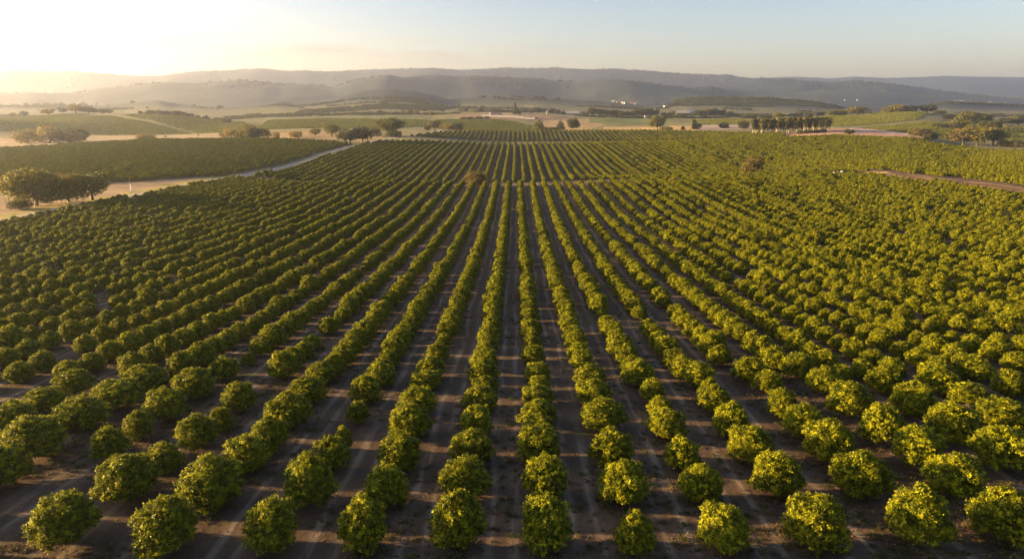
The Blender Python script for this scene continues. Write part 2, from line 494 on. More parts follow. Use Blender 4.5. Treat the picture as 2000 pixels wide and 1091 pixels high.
def dist_line(x, y, line):
    d = np.full(np.shape(x), 1e9)
    for i in range(len(line) - 1):
        a = line[i]; b = line[i + 1]; ab = b - a
        t = np.clip(((x - a[0]) * ab[0] + (y - a[1]) * ab[1]) / (ab @ ab), 0, 1)
        d = np.minimum(d, np.hypot(x - a[0] - ab[0] * t, y - a[1] - ab[1] * t))
    return d

def road_x(y): return np.interp(y, ROADC[:, 1], ROADC[:, 0])

def orchard_mask(x, y):
    """1 main field, 2 the fields behind it, 0 none"""
    x = np.asarray(x, float); y = np.asarray(y, float)
    t = x / np.maximum(y, 1); px = pxt(t)
    rx = road_x(y)
    tx = np.interp(y, TRACKC[::-1, 1], TRACKC[::-1, 0])
    ye = np.interp(x, [-165, -60, 0, 30, 60, 143, 188, 212], [384, 352, 346, 348, 360, 397, 404, 392])
    main = (y > 20) & (x > rx + 6.5) & (y < ye) & (x < np.where(y > 395, 215, np.interp(y, [40, 100, 220, 309, 350, 395], [236, 232, 226, 222, 219, 212])) - 6)
    ys = np.interp(x, [-165, -100, -60, 0, 30, 60, 143, 188, 215], [403, 399, 399, 399, 400, 403, 424, 431, 404])
    yt = np.interp(px, [600, 800, 1000, 1250, 1530, 1640, 1800, 1900, 2000, 2100, 2400], [690, 700, 708, 716, 735, 760, 722, 625, 562, 520, 430])
    second = (x > rx + 6.5) & (y > ys) & (y < yt) & (x < 216)
    second |= (y < yt) & (x >= 216) & (x > np.interp(y, [40, 100, 220, 309, 350, 395, 420], [236, 232, 226, 222, 219, 212, 210]) + 7) & (y > 100)
    third = (y > np.interp(px, [800, 980], [795, 826])) & (y < np.interp(px, [780, 900, 1000, 1250, 1530], [860, 925, 938, 945, 900])) & (px < 1535) & (x > rx + 9)
    yl = np.interp(px, [-400, 0, 250, 500, 640, 690], [560, 622, 690, 722, 690, 640])
    yb = np.interp(x, [-400, -300, -240, -200, -170, -150], [300, 318, 342, 362, 400, 420])
    left = (x < rx - 8) & (y > yb) & (y < yl)
    return np.where(main, 1, np.where(second | third | left, 2, 0))

# (cover colour, crop rows?, polygon in (photo column, distance))
FIELDS = [
 ((.24, .175, .10), None, [(-400, 560), (0, 622), (160, 660), (150, 900), (-400, 900)]),
 ((.24, .185, .11), None, [(140, 660), (250, 690), (500, 722), (470, 955), (130, 965)]),
 ((.10, .105, .030), 'hill', [(-400, 930), (130, 968), (370, 972), (300, 1100), (215, 1230), (100, 1290), (-400, 1270)]),
 ((.085, .095, .026), 'hill', [(380, 972), (500, 980), (470, 1260), (300, 1290), (232, 1250), (315, 1105)]),
 ((.14, .12, .05), None, [(370, 972), (380, 972), (316, 1105), (228, 1240), (60, 1285), (215, 1230), (310, 1100)]),
 ((.25, .18, .085), None, [(520, 740), (690, 700), (745, 760), (740, 930), (520, 905)]),
 ((.075, .10, .025), 'hill', [(500, 1020), (700, 1010), (840, 1090), (840, 1280), (700, 1330), (520, 1300)]),
 ((.10, .11, .045), None, [(430, 1310), (600, 1330), (840, 1320), (850, 1480), (600, 1500), (430, 1450)]),
 ((.060, .095, .022), 'hill', [(830, 1060), (900, 1010), (1060, 1000), (1060, 1120), (1000, 1260), (930, 1300), (850, 1290)]),
 ((.21, .135, .085), None, [(905, 1330), (1060, 1290), (1130, 1400), (1060, 1500), (880, 1480)]),
 ((.28, .20, .095), None, [(1060, 1030), (1130, 1010), (1180, 1200), (1150, 1400), (1060, 1290)]),
 ((.10, .12, .035), None, [(1150, 1250), (1300, 1230), (1330, 1480), (1150, 1490)]),
 ((.34, .235, .10), None, [(1180, 990), (1360, 985), (1400, 1160), (1180, 1160)]),
 ((.13, .16, .03), 'hill', [(1355, 1180), (1500, 1150), (1500, 1390), (1345, 1390)]),
 ((.24, .19, .17), None, [(1360, 1000), (1470, 985), (1480, 1150), (1370, 1165)]),
 ((.34, .20, .13), None, [(1440, 850), (1560, 790), (1800, 760), (1812, 800), (1750, 920), (1640, 950), (1480, 880)]),
 ((.34, .235, .20), None, [(1650, 900), (1810, 815), (1770, 925), (1660, 955)]),
 ((.105, .135, .026), 'hill', [(1580, 1010), (1660, 1010), (1790, 1130), (1810, 1300), (1600, 1330), (1560, 1250)]),
 ((.085, .115, .028), 'hill', [(1680, 960), (1815, 830), (1870, 790), (1900, 900), (1900, 1110), (1810, 1100)]),
 ((.045, .08, .03), 'hill', [(1960, 800), (2400, 800), (2400, 1080), (1960, 1080)]),
]
def in_poly(px, Y, poly):
    ins = np.zeros(px.shape, bool)
    n = len(poly)
    for i in range(n):
        x1, y1 = poly[i]; x2, y2 = poly[(i + 1) % n]
        if y1 == y2: continue
        c = ((y1 > Y) != (y2 > Y)) & (px < (x2 - x1) * (Y - y1) / (y2 - y1) + x1)
        ins ^= c
    return ins

fine = np.radians(np.linspace(-46, 46, 860))
AZ = np.concatenate([np.radians(np.linspace(-180, -46, 70))[:-1], fine, np.radians(np.linspace(46, 180, 70))[1:]])
RR = np.concatenate([np.linspace(1, 22, 12)[:-1], 22 * (9600 / 22) ** np.linspace(0, 1, 600)])
A, R_ = np.meshgrid(AZ, RR)
GX = R_ * np.sin(A); GY = R_ * np.cos(A)
GZ = land(GX, GY)
nr, na = GX.shape
idx = np.arange(nr * na).reshape(nr, na)
quads = np.stack([idx[:-1, :-1], idx[:-1, 1:], idx[1:, 1:], idx[1:, :-1]], -1).reshape(-1, 4)

azc = np.clip(A, -1.0, 1.0)
TY = R_ * np.cos(azc); TP = pxt(np.tan(azc))
# default cover: dry grass and scrub, dark woods on the ranges
n1 = fbm(GX / 160, GY / 220, 4, 201); n2 = fbm(GX / 45, GY / 60, 3, 211)
cov = np.empty((nr, na, 3))
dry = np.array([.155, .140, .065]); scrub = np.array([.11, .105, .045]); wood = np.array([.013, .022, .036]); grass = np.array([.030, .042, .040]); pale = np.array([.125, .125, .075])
w = sstep(.42, .62, n1 * .7 + n2 * .3)[..., None]
cov[:] = dry * (1 - w) + scrub * w
wv = sstep(1500, 2000, TY)[..., None]
mid = np.where((n1 * .6 + n2 * .4)[..., None] > .50, scrub * .9, pale * .8)
cov = cov * (1 - wv) + mid * wv
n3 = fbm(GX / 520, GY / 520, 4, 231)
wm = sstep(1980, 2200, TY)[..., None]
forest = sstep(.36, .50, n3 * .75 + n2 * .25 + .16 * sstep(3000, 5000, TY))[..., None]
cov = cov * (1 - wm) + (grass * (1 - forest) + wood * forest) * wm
jx = (fbm(GX / 30, GY / 30, 2, 77) - .5) * 8
for colr, rows, poly in FIELDS:
    m = in_poly(TP + jx * 300 / np.maximum(TY, 200), TY, poly) & (GY > 0)
    cov[m] = np.array(colr)
# bare paddock and verge beside the road on the left
om = orchard_mask(GX, GY)
rxg = road_x(GY)
clear = (GY > 150) & (GY < 420) & (GX < rxg) & (om == 0)
cov[clear] = np.array([.23, .165, .10]); 
verge = (dist_line(GX, GY, ROADC[::2]) < 11) & (GY > 150) & (GY < 420)
cov[verge & (om == 0)] = np.array([.24, .20, .055])
orch = (om > 0).astype(float)
near_o = (GY < 420) & (GY > -40) & (GX > rxg - 2) & (GX < 240)
orch = np.maximum(orch, near_o.astype(float) * (~verge))
orch[(R_ < 40) & (GY < 40)] = 1

def terrain_material():
    m, n, out = new_mat("ground_cover")
    N = n.nodes.new; K = n.links.new
    def math_(op, a, b=None, c=None):
        q = N('ShaderNodeMath'); q.operation = op
        for i, v in enumerate((a, b, c)):
            if v is None: continue
            if isinstance(v, (int, float)): q.inputs[i].default_value = v
            else: K(v, q.inputs[i])
        return q.outputs[0]
    def noise(vec, scale, detail=5, rough=.6):
        q = N('ShaderNodeTexNoise'); q.inputs['Scale'].default_value = scale; q.inputs['Detail'].default_value = detail; q.inputs['Roughness'].default_value = rough
        K(vec, q.inputs['Vector']); return q.outputs[0]
    def mapv(vec, sc):
        q = N('ShaderNodeMapping'); q.inputs['Scale'].default_value = sc; K(vec, q.inputs[0]); return q.outputs[0]
    def ramp(v, a, b, lo=0., hi=1.):
        q = N('ShaderNodeMapRange'); q.inputs[1].default_value = a; q.inputs[2].default_value = b; q.inputs[3].default_value = lo; q.inputs[4].default_value = hi
        q.interpolation_type = 'SMOOTHSTEP'; K(v, q.inputs[0]); return q.outputs[0]
    def mixc(f, a, b):
        q = N('ShaderNodeMix'); q.data_type = 'RGBA'
        if isinstance(f, float): q.inputs[0].default_value = f
        else: K(f, q.inputs[0])
        for i, v in ((6, a), (7, b)):
            if isinstance(v, tuple): q.inputs[i].default_value = (*v, 1)
            else: K(v, q.inputs[i])
        return q.outputs[2]
    tcn = N('ShaderNodeTexCoord'); P = tcn.outputs['Object']
    sp = N('ShaderNodeSeparateXYZ'); K(P, sp.inputs[0])
    wob = math_('MULTIPLY', math_('SUBTRACT', noise(P, .06, 2), .5), 1.6)
    x = math_('ADD', sp.outputs[0], wob)
    ph = math_('DIVIDE', math_('SUBTRACT', x, X0 + ROWSP * .5), ROWSP)
    d = math_('MULTIPLY', math_('ABSOLUTE', math_('SUBTRACT', math_('FRACT', math_('ADD', ph, 500.5)), .5)), ROWSP)   # metres from the lane's middle
    wheel = math_('ABSOLUTE', math_('SUBTRACT', d, .85))
    long_n = noise(mapv(P, (1.3, .10, 1)), 1.0, 6, .65)
    tr = math_('MULTIPLY', ramp(wheel, .55, .08), ramp(long_n, .36, .62))
    fine_n = noise(P, 2.2, 8, .7); med_n = noise(P, .35, 5, .6); big_n = noise(P, .05, 3, .5)
    soil = mixc(med_n, (.047, .0285, .0165), (.100, .065, .040))
    soil = mixc(ramp(fine_n, .38, .68), soil, (.080, .061, .050))
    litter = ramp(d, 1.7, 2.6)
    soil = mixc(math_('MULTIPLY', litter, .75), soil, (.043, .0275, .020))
    soil = mixc(math_('MULTIPLY', tr, .8), soil, (.185, .147, .112))
    weed = math_('MULTIPLY', ramp(med_n, .54, .66), ramp(big_n, .50, .62))
    soil = mixc(math_('MULTIPLY', weed, .7), soil, (.044, .053, .020))
    peb = N('ShaderNodeTexVoronoi'); peb.inputs['Scale'].default_value = 1.1; K(P, peb.inputs['Vector'])
    soil = mixc(math_('MULTIPLY', ramp(peb.outputs['Distance'], .085, .05), ramp(fine_n, .56, .60)), soil, (.36, .33, .31))
    ca = N('ShaderNodeAttribute'); ca.attribute_name = 'cover'
    fa = N('ShaderNodeAttribute'); fa.attribute_name = 'orchard'
    var = ramp(noise(P, .08, 8, .68), .25, .75, .62, 1.38)
    vm = N('ShaderNodeVectorMath'); vm.operation = 'SCALE'; K(ca.outputs['Color'], vm.inputs[0]); K(var, vm.inputs['Scale'])
    col = mixc(fa.outputs['Fac'], vm.outputs[0], soil)
    p = N('ShaderNodeBsdfPrincipled'); p.inputs['Roughness'].default_value = .95; p.inputs['Specular IOR Level'].default_value = .1
    b = N('ShaderNodeBump'); b.inputs['Strength'].default_value = .7; b.inputs['Distance'].default_value = .12
    K(math_('ADD', fine_n, math_('MULTIPLY', long_n, .6)), b.inputs['Height']); K(b.outputs[0], p.inputs['Normal'])
    K(col, p.inputs['Base Color']); K(p.outputs[0], out.inputs[0])
    return m

X0 = 1.95; ROWSP = 5.85
gm = mesh_np("ground", np.stack([GX, GY, GZ], -1).reshape(-1, 3), quads, [terrain_material()], smooth=True)
a_ = gm.attributes.new('cover', 'FLOAT_COLOR', 'POINT')
rgba = np.ones((nr * na, 4), np.float32); rgba[:, :3] = cov.reshape(-1, 3)
a_.data.foreach_set('color', rgba.ravel())
a_ = gm.attributes.new('orchard', 'FLOAT', 'POINT')
a_.data.foreach_set('value', orch.ravel().astype(np.float32))
tag(link("terrain", gm), kind='structure', label="rolling farmland running back to the hazy hills", cat="terrain")

def ribbon(name, line, width, mat, lift, label, cat):
    d = np.gradient(line, axis=0); d /= np.linalg.norm(d, axis=1)[:, None]
    nrm = np.stack([-d[:, 1], d[:, 0]], 1)
    k = 7; V = []
    for i in range(len(line)):
        for j in range(k):
            o = (j / (k - 1) - .5) * width * (1 + .16 * math.sin(i * .7) * math.sin(i * .23))
            V.append((line[i][0] + nrm[i][0] * o, line[i][1] + nrm[i][1] * o, 0))
    V = np.array(V); V[:, 2] = land(V[:, 0], V[:, 1]) + lift
    I = np.arange(len(V)).reshape(len(line), k)
    Fq = np.stack([I[:-1, :-1], I[:-1, 1:], I[1:, 1:], I[1:, :-1]], -1).reshape(-1, 4)
    me = mesh_np(name, V, Fq, [mat], smooth=True)
    o = link(name, me); tag(o, label, cat, kind='structure')
    return o
ribbon("road", spline(ROAD, 30), 6.0, M_ROAD, .16, "pale gravel farm road curving along the orchard's left edge", "road")
ribbon("path", spline(TRACK, 30), 3.2, M_TRACK, .14, "reddish dirt track between the orchard blocks", "path")

# ------------------------------------------------------------------ orchard trees
# (centre column, foot row, crown width, crown top row) read off the photograph for the nearest trees
NEAR_TREES = [
 (134,1080,124,965),(333,1098,125,974),(258,994,130,892),(418,1008,127,895),(219,910,70,834),(324,938,75,866),(274,868,59,802),(388,888,82,811),(434,849,47,795),(71,908,122,816),(14,960,104,868),(163,849,105,777),(328,831,80,759),(230,807,95,742),(470,811,66,745),(380,786,88,720),(30,850,88,786),(91,815,82,756),(149,779,77,723),(287,772,86,712),(440,747,62,697),
 (535,1092,105,976),(712,1090,98,973),(894,1086,110,960),(607,1003,102,889),(757,1003,90,908),(908,980,102,897),(649,928,75,853),(672,885,36,833),(782,930,90,846),(921,915,90,842),(528,893,75,815),(488,935,95,850),(700,834,47,782),(803,866,88,791),(929,860,70,793),(566,845,93,766),(715,795,64,734),(817,818,80,755),(938,811,74,755),(947,775,55,734),(600,797,78,735),(628,757,62,707),(832,768,66,723),(743,761,66,709),(943,750,63,700),(842,747,64,697),
 (1065,1087,104,971),(1238,1097,80,1000),(1410,1087,107,987),(1063,983,97,893),(1215,997,100,901),(1367,992,90,908),(1050,908,92,832),(1051,865,60,811),(1193,920,92,840),(1330,927,75,856),(1463,915,95,832),(1513,985,100,885),(1052,840,80,782),(1175,850,92,782),(1300,866,82,800),(1424,861,70,786),(1050,800,66,752),(1158,797,73,741),(1287,818,50,774),(1273,793,52,739),(1392,811,70,753),(1384,790,45,739),(1053,775,47,733),(1050,750,56,707),(1151,765,68,712),(1247,759,70,703),(1362,764,66,707),(1460,752,68,697),
 (1588,1089,120,969),(1783,1082,124,955),(1952,1075,122,953),(1675,983,117,883),(1855,983,110,888),(1613,915,100,820),(1783,928,96,834),(1944,929,113,836),(1562,863,73,790),(1716,876,86,790),(1853,876,105,790),(1947,849,100,777),(1525,822,58,759),(1655,827,93,747),(1779,824,90,747),(1884,795,75,747),(1606,777,73,718),(1722,777,73,716),(1826,777,79,707),(1966,784,66,723),(1497,773,64,723),(1557,747,72,690),(1683,747,50,702),(1894,752,80,693),
 (1995,930,80,845)]
trees = []            # x, y, width, height
for cx, by, wpx, top in NEAR_TREES[:-1]:
    h = hit(cx, by - 3)
    if not h: continue
    x, y = h
    px_, py_, dep = project(x, y, land1(x, y))
    wm_ = wpx * dep / FPX
    y2 = y + .30 * wm_; x2 = x * y2 / y
    zg = land1(x2, y2)
    d = ray(cx, top); s = y2 / d.y
    hm = min(max(H + d.z * s - zg, 1.5), 4.3)
    trees.append((x2, y2, wm_ * 1.04, hm))
T0 = np.array(trees)
g = np.random.default_rng(11)
grid = []
for k in range(-130, 131):
    xr = X0 + k * ROWSP
    ylim = max(34, abs(xr) / (1.5 if xr < 0 else .80) - 10)
    if ylim > 960: continue
    off = g.uniform(0, 4)
    ny = int((960 - ylim) / 4.1)
    yy = ylim + off + np.arange(ny) * 4.1 + g.normal(0, .18, ny)
    xx = xr + g.normal(0, .09, ny) + .15 * np.sin(yy / 60 + k)
    grid.append(np.stack([xx, yy], 1))
G = np.concatenate(grid)
om = orchard_mask(G[:, 0], G[:, 1])
isleft = (om == 2) & (G[:, 0] < road_x(G[:, 1]) - 7)
# the block left of the road is planted across the slope
u_, v_ = np.meshgrid(np.arange(-520, 520, 4.0), np.arange(-420, 420, 6.2))
u_ = u_.ravel() + g.normal(0, .35, u_.size); v_ = v_.ravel() + g.normal(0, .25, v_.size)
ca_, sa_ = math.cos(.20), math.sin(.20)
GL = np.stack([-330 + u_ * ca_ - v_ * sa_, 520 + u_ * sa_ + v_ * ca_], 1)
GL = GL[(GL[:, 1] > 200)]
GL = GL[(orchard_mask(GL[:, 0], GL[:, 1]) == 2) & (GL[:, 0] < road_x(GL[:, 1]) - 7)]
G = G[~isleft]
second_ = (G[:, 1] > 380) & (G[:, 1] < 780)
G[second_, 0] += 2.5
G = np.concatenate([G, GL])
om = orchard_mask(G[:, 0], G[:, 1])
gz = land(G[:, 0], G[:, 1])
gp, gq, gd = project(G[:, 0], G[:, 1], gz)
keep = (om > 0) & (gp > -1000) & (gp < 2120)
keep &= ~((gq > 752) & (gp > -60) & (gp < 2060))
keep &= g.random(len(G)) > .018
keep &= dist_line(G[:, 0], G[:, 1], ROADC) > 6.5
keep &= (dist_line(G[:, 0], G[:, 1], TRACKC) > 4.8)
LONE = [(928, 356, 8.0), (1478, 428, 8.0)]          # clearings round two lone trees
for lp, lY, lr in LONE:
    lx = tpx(lp) * lY
    keep &= np.hypot(G[:, 0] - lx, G[:, 1] - lY) > lr * .75
G = G[keep]; om = om[keep]
dmin = np.min(np.hypot(G[:, None, 0][:6000] - T0[None, :, 0], G[:, None, 1][:6000] - T0[None, :, 1]), 1) if len(G) <= 6000 else np.concatenate([np.min(np.hypot(c[:, None, 0] - T0[None, :, 0], c[:, None, 1] - T0[None, :, 1]), 1) for c in np.array_split(G, 8)])
G = G[dmin > 2.5]
n = len(G)
wv_ = np.clip(g.normal(3.3, .28, n), 2.2, 4.2); hv_ = np.clip(wv_ * g.normal(.80, .045, n), 1.8, 3.6)
small = g.random(n) < .05
wv_[small] *= .65; hv_[small] *= .65
ALL = np.concatenate([T0, np.stack([G[:, 0], G[:, 1], wv_, hv_], 1)])
AZt = land(ALL[:, 0], ALL[:, 1])
apx, apy, adp = project(ALL[:, 0], ALL[:, 1], AZt)
inframe = (apx > -25) & (apx < 2025) & (apy < 1150)
size = ALL[:, 2] * ALL[:, 3] / adp ** 2
order = np.argsort(-np.where(inframe, size / 1.0 + 10 / adp ** 2, -1))
HERO = np.sort(order[:300])
rest = np.setdiff1d(np.arange(len(ALL)), HERO)
print("orchard trees", len(ALL), "hero max distance", ALL[HERO, 1].max())

ORD = ["first", "second", "third", "fourth", "fifth", "sixth", "seventh", "eighth", "ninth", "tenth", "eleventh", "twelfth", "thirteenth", "fourteenth", "fifteenth", "sixteenth", "seventeenth", "eighteenth", "nineteenth", "twentieth"] + [f"twenty-{q}" for q in "first second third fourth fifth sixth seventh eighth ninth".split()] + ["thirtieth"] + [f"thirty-{q}" for q in "first second third fourth fifth sixth seventh eighth ninth".split()]
rowk = np.round((ALL[:, 0] - X0) / ROWSP).astype(int)
hr = random.Random(3)
for k in sorted(set(rowk[HERO])):
    mem = [i for i in HERO if rowk[i] == k]
    mem.sort(key=lambda i: ALL[i, 1])
    for c, i in enumerate(mem):
        x, y, wd, ht = ALL[i]
        sz = "small" if wd < 2.8 else ("large" if wd > 4.1 else ("tall" if ht > 3.6 else "round"))
        if k == 0:
            lab = f"{sz} orchard tree, {ORD[c]} from the front in the central row"
        else:
            lab = f"{sz} orchard tree, {ORD[c]} from front in {ORD[abs(k) - 1]} row {'left' if k < 0 else 'right'} of central row"
        root = bpy.data.objects.new("orchard_tree", None)
        COL.objects.link(root)
        root.empty_display_size = .5
        root.location = (x, y, AZt[i] - .04)
        root.rotation_euler = (0, 0, hr.uniform(0, 6.283))
        root.scale = (wd, wd, ht * 1.02)
        tag(root, lab, "tree", "orchard trees in the front rows")
        v = hr.randrange(NV)
        link("crown", CROWN[v], root)
        link("trunk", TRUNK[v], root)

# ------------------------------------------------------------------ countless repeats: geometry-node scatter on points
def variants(name, meshes):
    c = bpy.data.collections.new(name)
    for me in meshes:
        c.objects.link(bpy.data.objects.new(name, me))
    return c

def scatter(name, pts, rotz, scl, idx, coll, label, cat):
    me = bpy.data.meshes.new(name)
    me.vertices.add(len(pts)); me.vertices.foreach_set('co', np.asarray(pts, np.float32).ravel())
    rot = np.zeros((len(pts), 3), np.float32); rot[:, 2] = rotz
    for nm, ty, arr, key in (('srot', 'FLOAT_VECTOR', rot, 'vector'), ('sscl', 'FLOAT_VECTOR', np.asarray(scl, np.float32), 'vector'), ('sidx', 'INT', np.asarray(idx, np.int32), 'value')):
        at = me.attributes.new(nm, ty, 'POINT'); at.data.foreach_set(key, arr.ravel())
    o = link(name, me)
    ng = bpy.data.node_groups.new(name, 'GeometryNodeTree')
    ng.interface.new_socket('Geometry', in_out='INPUT', socket_type='NodeSocketGeometry')
    ng.interface.new_socket('Geometry', in_out='OUTPUT', socket_type='NodeSocketGeometry')
    gi = ng.nodes.new('NodeGroupInput'); go = ng.nodes.new('NodeGroupOutput')
    ip = ng.nodes.new('GeometryNodeInstanceOnPoints'); ci = ng.nodes.new('GeometryNodeCollectionInfo')
    ci.inputs['Collection'].default_value = coll
    ci.inputs['Separate Children'].default_value = True
    ci.inputs['Reset Children'].default_value = True
    ip.inputs['Pick Instance'].default_value = True
    def na_(nm, ty):
        q = ng.nodes.new('GeometryNodeInputNamedAttribute'); q.data_type = ty; q.inputs[0].default_value = nm
        return q.outputs[0]
    Lk = ng.links.new
    Lk(gi.outputs[0], ip.inputs['Points']); Lk(ci.outputs[0], ip.inputs['Instance'])
    Lk(na_('srot', 'FLOAT_VECTOR'), ip.inputs['Rotation']); Lk(na_('sscl', 'FLOAT_VECTOR'), ip.inputs['Scale']); Lk(na_('sidx', 'INT'), ip.inputs['Instance Index'])
    Lk(ip.outputs[0], go.inputs[0])
    md = o.modifiers.new('scatter', 'NODES'); md.node_group = ng
    tag(o, label, cat, kind='stuff')
    return o

oc = variants("orchard_tree_whole", CROWN)
R0 = ALL[rest]
pts = np.stack([R0[:, 0], R0[:, 1], AZt[rest] - .04], 1)
scatter("orchard_rows", pts, g.uniform(0, 6.28, len(R0)), np.stack([R0[:, 2], R0[:, 2], R0[:, 3]], 1), g.integers(0, NV, len(R0)), oc,
        "long rows of clipped green orchard trees behind the front ones", "orchard")

# weeds, dry tufts and clods on the floor of the nearest lanes
def tuft_mesh(seed, mat):
    gg = np.random.default_rng(seed); m_ = 26
    p = np.concatenate([gg.normal(0, .28, (m_, 2)), np.zeros((m_, 1))], 1)
    V, F, T = leaves(p, np.tile([0, 0, 1.], (m_, 1)) * .2 + gg.normal(0, .6, (m_, 3)), 3, .55, .10, gg.random(m_), .5, seed)
    V[:, 2] = np.abs(V[:, 2]) * 1.1
    return mesh_np("tuft", V, F, [mat], tint=T)
def clod_mesh(seed):
    gg = np.random.default_rng(seed); V = []; F = []
    for i in range(3):
        for j in range(6):
            th = math.pi * (i + .7) / 3.4; ph = j * math.pi / 3; q = gg.uniform(.7, 1.1)
            V.append((q * math.sin(th) * math.cos(ph), q * math.sin(th) * math.sin(ph), q * .6 * math.cos(th)))
    F = [(i * 6 + j, i * 6 + (j + 1) % 6, (i + 1) * 6 + (j + 1) % 6, (i + 1) * 6 + j) for i in range(2) for j in range(6)] + [(3, 2, 1, 0), (0, 5, 4, 3)]
    return mesh_np("clod", V, F, [M_CLOD], smooth=False)
M_CLOD = plain_mat("dry_clod", (.06, .042, .032), (.17, .135, .11), 3, .95, .3)
M_DRY = leaf_mat("dry_weed", (.055, .05, .022), (.15, .115, .06), .2, .3, .05)
M_WEED = leaf_mat("green_weed", (.026, .045, .01), (.07, .09, .022), .2, .3, .05)
def lane_points(n_, seed):
    gg = np.random.default_rng(seed)
    y = 30 + 130 * gg.random(n_) ** 1.6; x = gg.uniform(-.86, .84, n_) * (y + 6)
    return x, y
x_, y_ = lane_points(60000, 5)
ph_ = np.abs(((x_ - X0) / ROWSP + 500) % 1 - .5) * 2          # 1 under the row, 0 mid lane
k_ = (fbm(x_ / 7, y_ / 11, 3, 400) > .50 - .10 * ph_) & (RNG.random(len(x_)) < .12 + .25 * ph_) & (orchard_mask(x_, y_) == 1)
x_, y_ = x_[k_], y_[k_]; s_ = RNG.uniform(.15, .45, len(x_))
tuc = variants("tufts", [tuft_mesh(700, M_DRY), tuft_mesh(701, M_DRY), tuft_mesh(702, M_WEED), tuft_mesh(703, M_DRY)])
scatter("weeds", np.stack([x_, y_, land(x_, y_)], 1), RNG.uniform(0, 6.28, len(x_)), np.stack([s_, s_, s_ * .7], 1), RNG.integers(0, 4, len(x_)), tuc,
        "dry weeds and grass tufts on the orchard floor", "weeds")
print('weeds', len(x_))
x_, y_ = lane_points(26000, 6)
k_ = (fbm(x_ / 5, y_ / 9, 3, 420) > .47) & (orchard_mask(x_, y_) == 1)
x_, y_ = x_[k_], y_[k_]; s_ = RNG.uniform(.025, .085, len(x_))
scatter("clods", np.stack([x_, y_, land(x_, y_) + .01], 1), RNG.uniform(0, 6.28, len(x_)), np.stack([s_, s_, s_], 1), RNG.integers(0, 3, len(x_)), variants("clod_kinds", [clod_mesh(800 + i) for i in range(3)]),
        "small dry earth clods and stones between the tree rows", "clods")

# low crop bushes standing in rows on the far green fields
def bush_mesh(seed, mat, sprigs=70, per=7, ln=.16, wdt=.11):
    gg = np.random.default_rng(seed)
    lob = [((gg.uniform(-.25, .25), gg.uniform(-.25, .25), gg.uniform(.25, .6)), (gg.uniform(.2, .35),) * 3) for _ in range(7)]
    V, F, T = lobes_crown(seed, lob, sprigs, per, ln, wdt, .2, .4, .02)
    return mesh_np("bush", V, F, [mat], tint=T)
vc = variants("crop_bush", [bush_mesh(300 + i, M_VINE) for i in range(4)])
VP = []
for fi, (colr, rows, poly) in enumerate(FIELDS):
    if rows is None: continue
    xs = [tpx(a) * b for a, b in poly]; ysq = [b for a, b in poly]
    ang = [.3, -.5, .15, .6, -.2, .25, .1, .4, -.1][fi % 9]
    cx_, cy_ = np.mean(xs), np.mean(ysq)
    ext = 700
    u, v = np.meshgrid(np.arange(-ext, ext, 5.2), np.arange(-ext, ext, 3.2))
    u = u.ravel() + g.normal(0, .4, u.size); v = v.ravel() + g.normal(0, .5, v.size)
    x = cx_ + u * math.cos(ang) - v * math.sin(ang); y = cy_ + u * math.sin(ang) + v * math.cos(ang)
    ok = (y > 700)
    x, y = x[ok], y[ok]
    ok = in_poly(pxt(x / y), y, poly) & (pxt(x / y) > -40) & (pxt(x / y) < 2040)
    VP.append(np.stack([x[ok], y[ok]], 1))
VP = np.concatenate(VP)
s_ = g.uniform(2.0, 3.2, len(VP))
scatter("crop_rows", np.stack([VP[:, 0], VP[:, 1], land(VP[:, 0], VP[:, 1]) - .1], 1), g.uniform(0, 6.28, len(VP)), np.stack([s_, s_, s_ * .62], 1), g.integers(0, 4, len(VP)), vc,
        "low green crop rows covering the fields on the farther hillsides", "crops")
print("crop bushes", len(VP))

# woods and scrub of the valley and the ranges
wc = variants("far_tree", [bush_mesh(330 + i, M_DARK, 60, 7, .22, .16) for i in range(4)])
nW = 70000
tt = g.uniform(tpx(-60), tpx(2060), nW); yy = np.sqrt(g.uniform(1500 ** 2, 6600 ** 2, nW)); yy[:35000] = np.sqrt(g.uniform(1480 ** 2, 2350 ** 2, 35000)); xx = tt * yy
nn = fbm(xx / 520, yy / 520, 4, 231) * .75 + fbm(xx / 45, yy / 60, 3, 211) * .25 + .16 * sstep(3000, 5000, yy)
pxw = pxt(tt)
val = fbm(xx / 300, yy / 75, 3, 250)
keepw = ((yy > 2600) & (nn > .62) & (g.random(nW) < .5)) | ((yy <= 2350) & (val > np.where((pxw > 480) & (pxw < 1470), .61, .68)))
keepw &= ~((yy > 2250) & (yy < 3100) & (pxw < 1310) & (g.random(nW) < .93))
hillw = (pxw > 1310) & (pxw < 1640) & (yy > 2150) & (yy < 2560)
keepw |= hillw
xx, yy = xx[keepw], yy[keepw]
s_ = np.where(yy < 2300, g.uniform(3.5, 6.5, len(xx)), g.uniform(7, 12, len(xx)))
scatter("far_woods", np.stack([xx, yy, land(xx, yy) - .8], 1), g.uniform(0, 6.28, len(xx)), np.stack([s_ * 1.25, s_ * 1.25, s_ * .85], 1), g.integers(0, 4, len(xx)), wc,
        "dark scattered woods over the valley floor and distant ranges", "woods")
print("wood trees", len(xx))

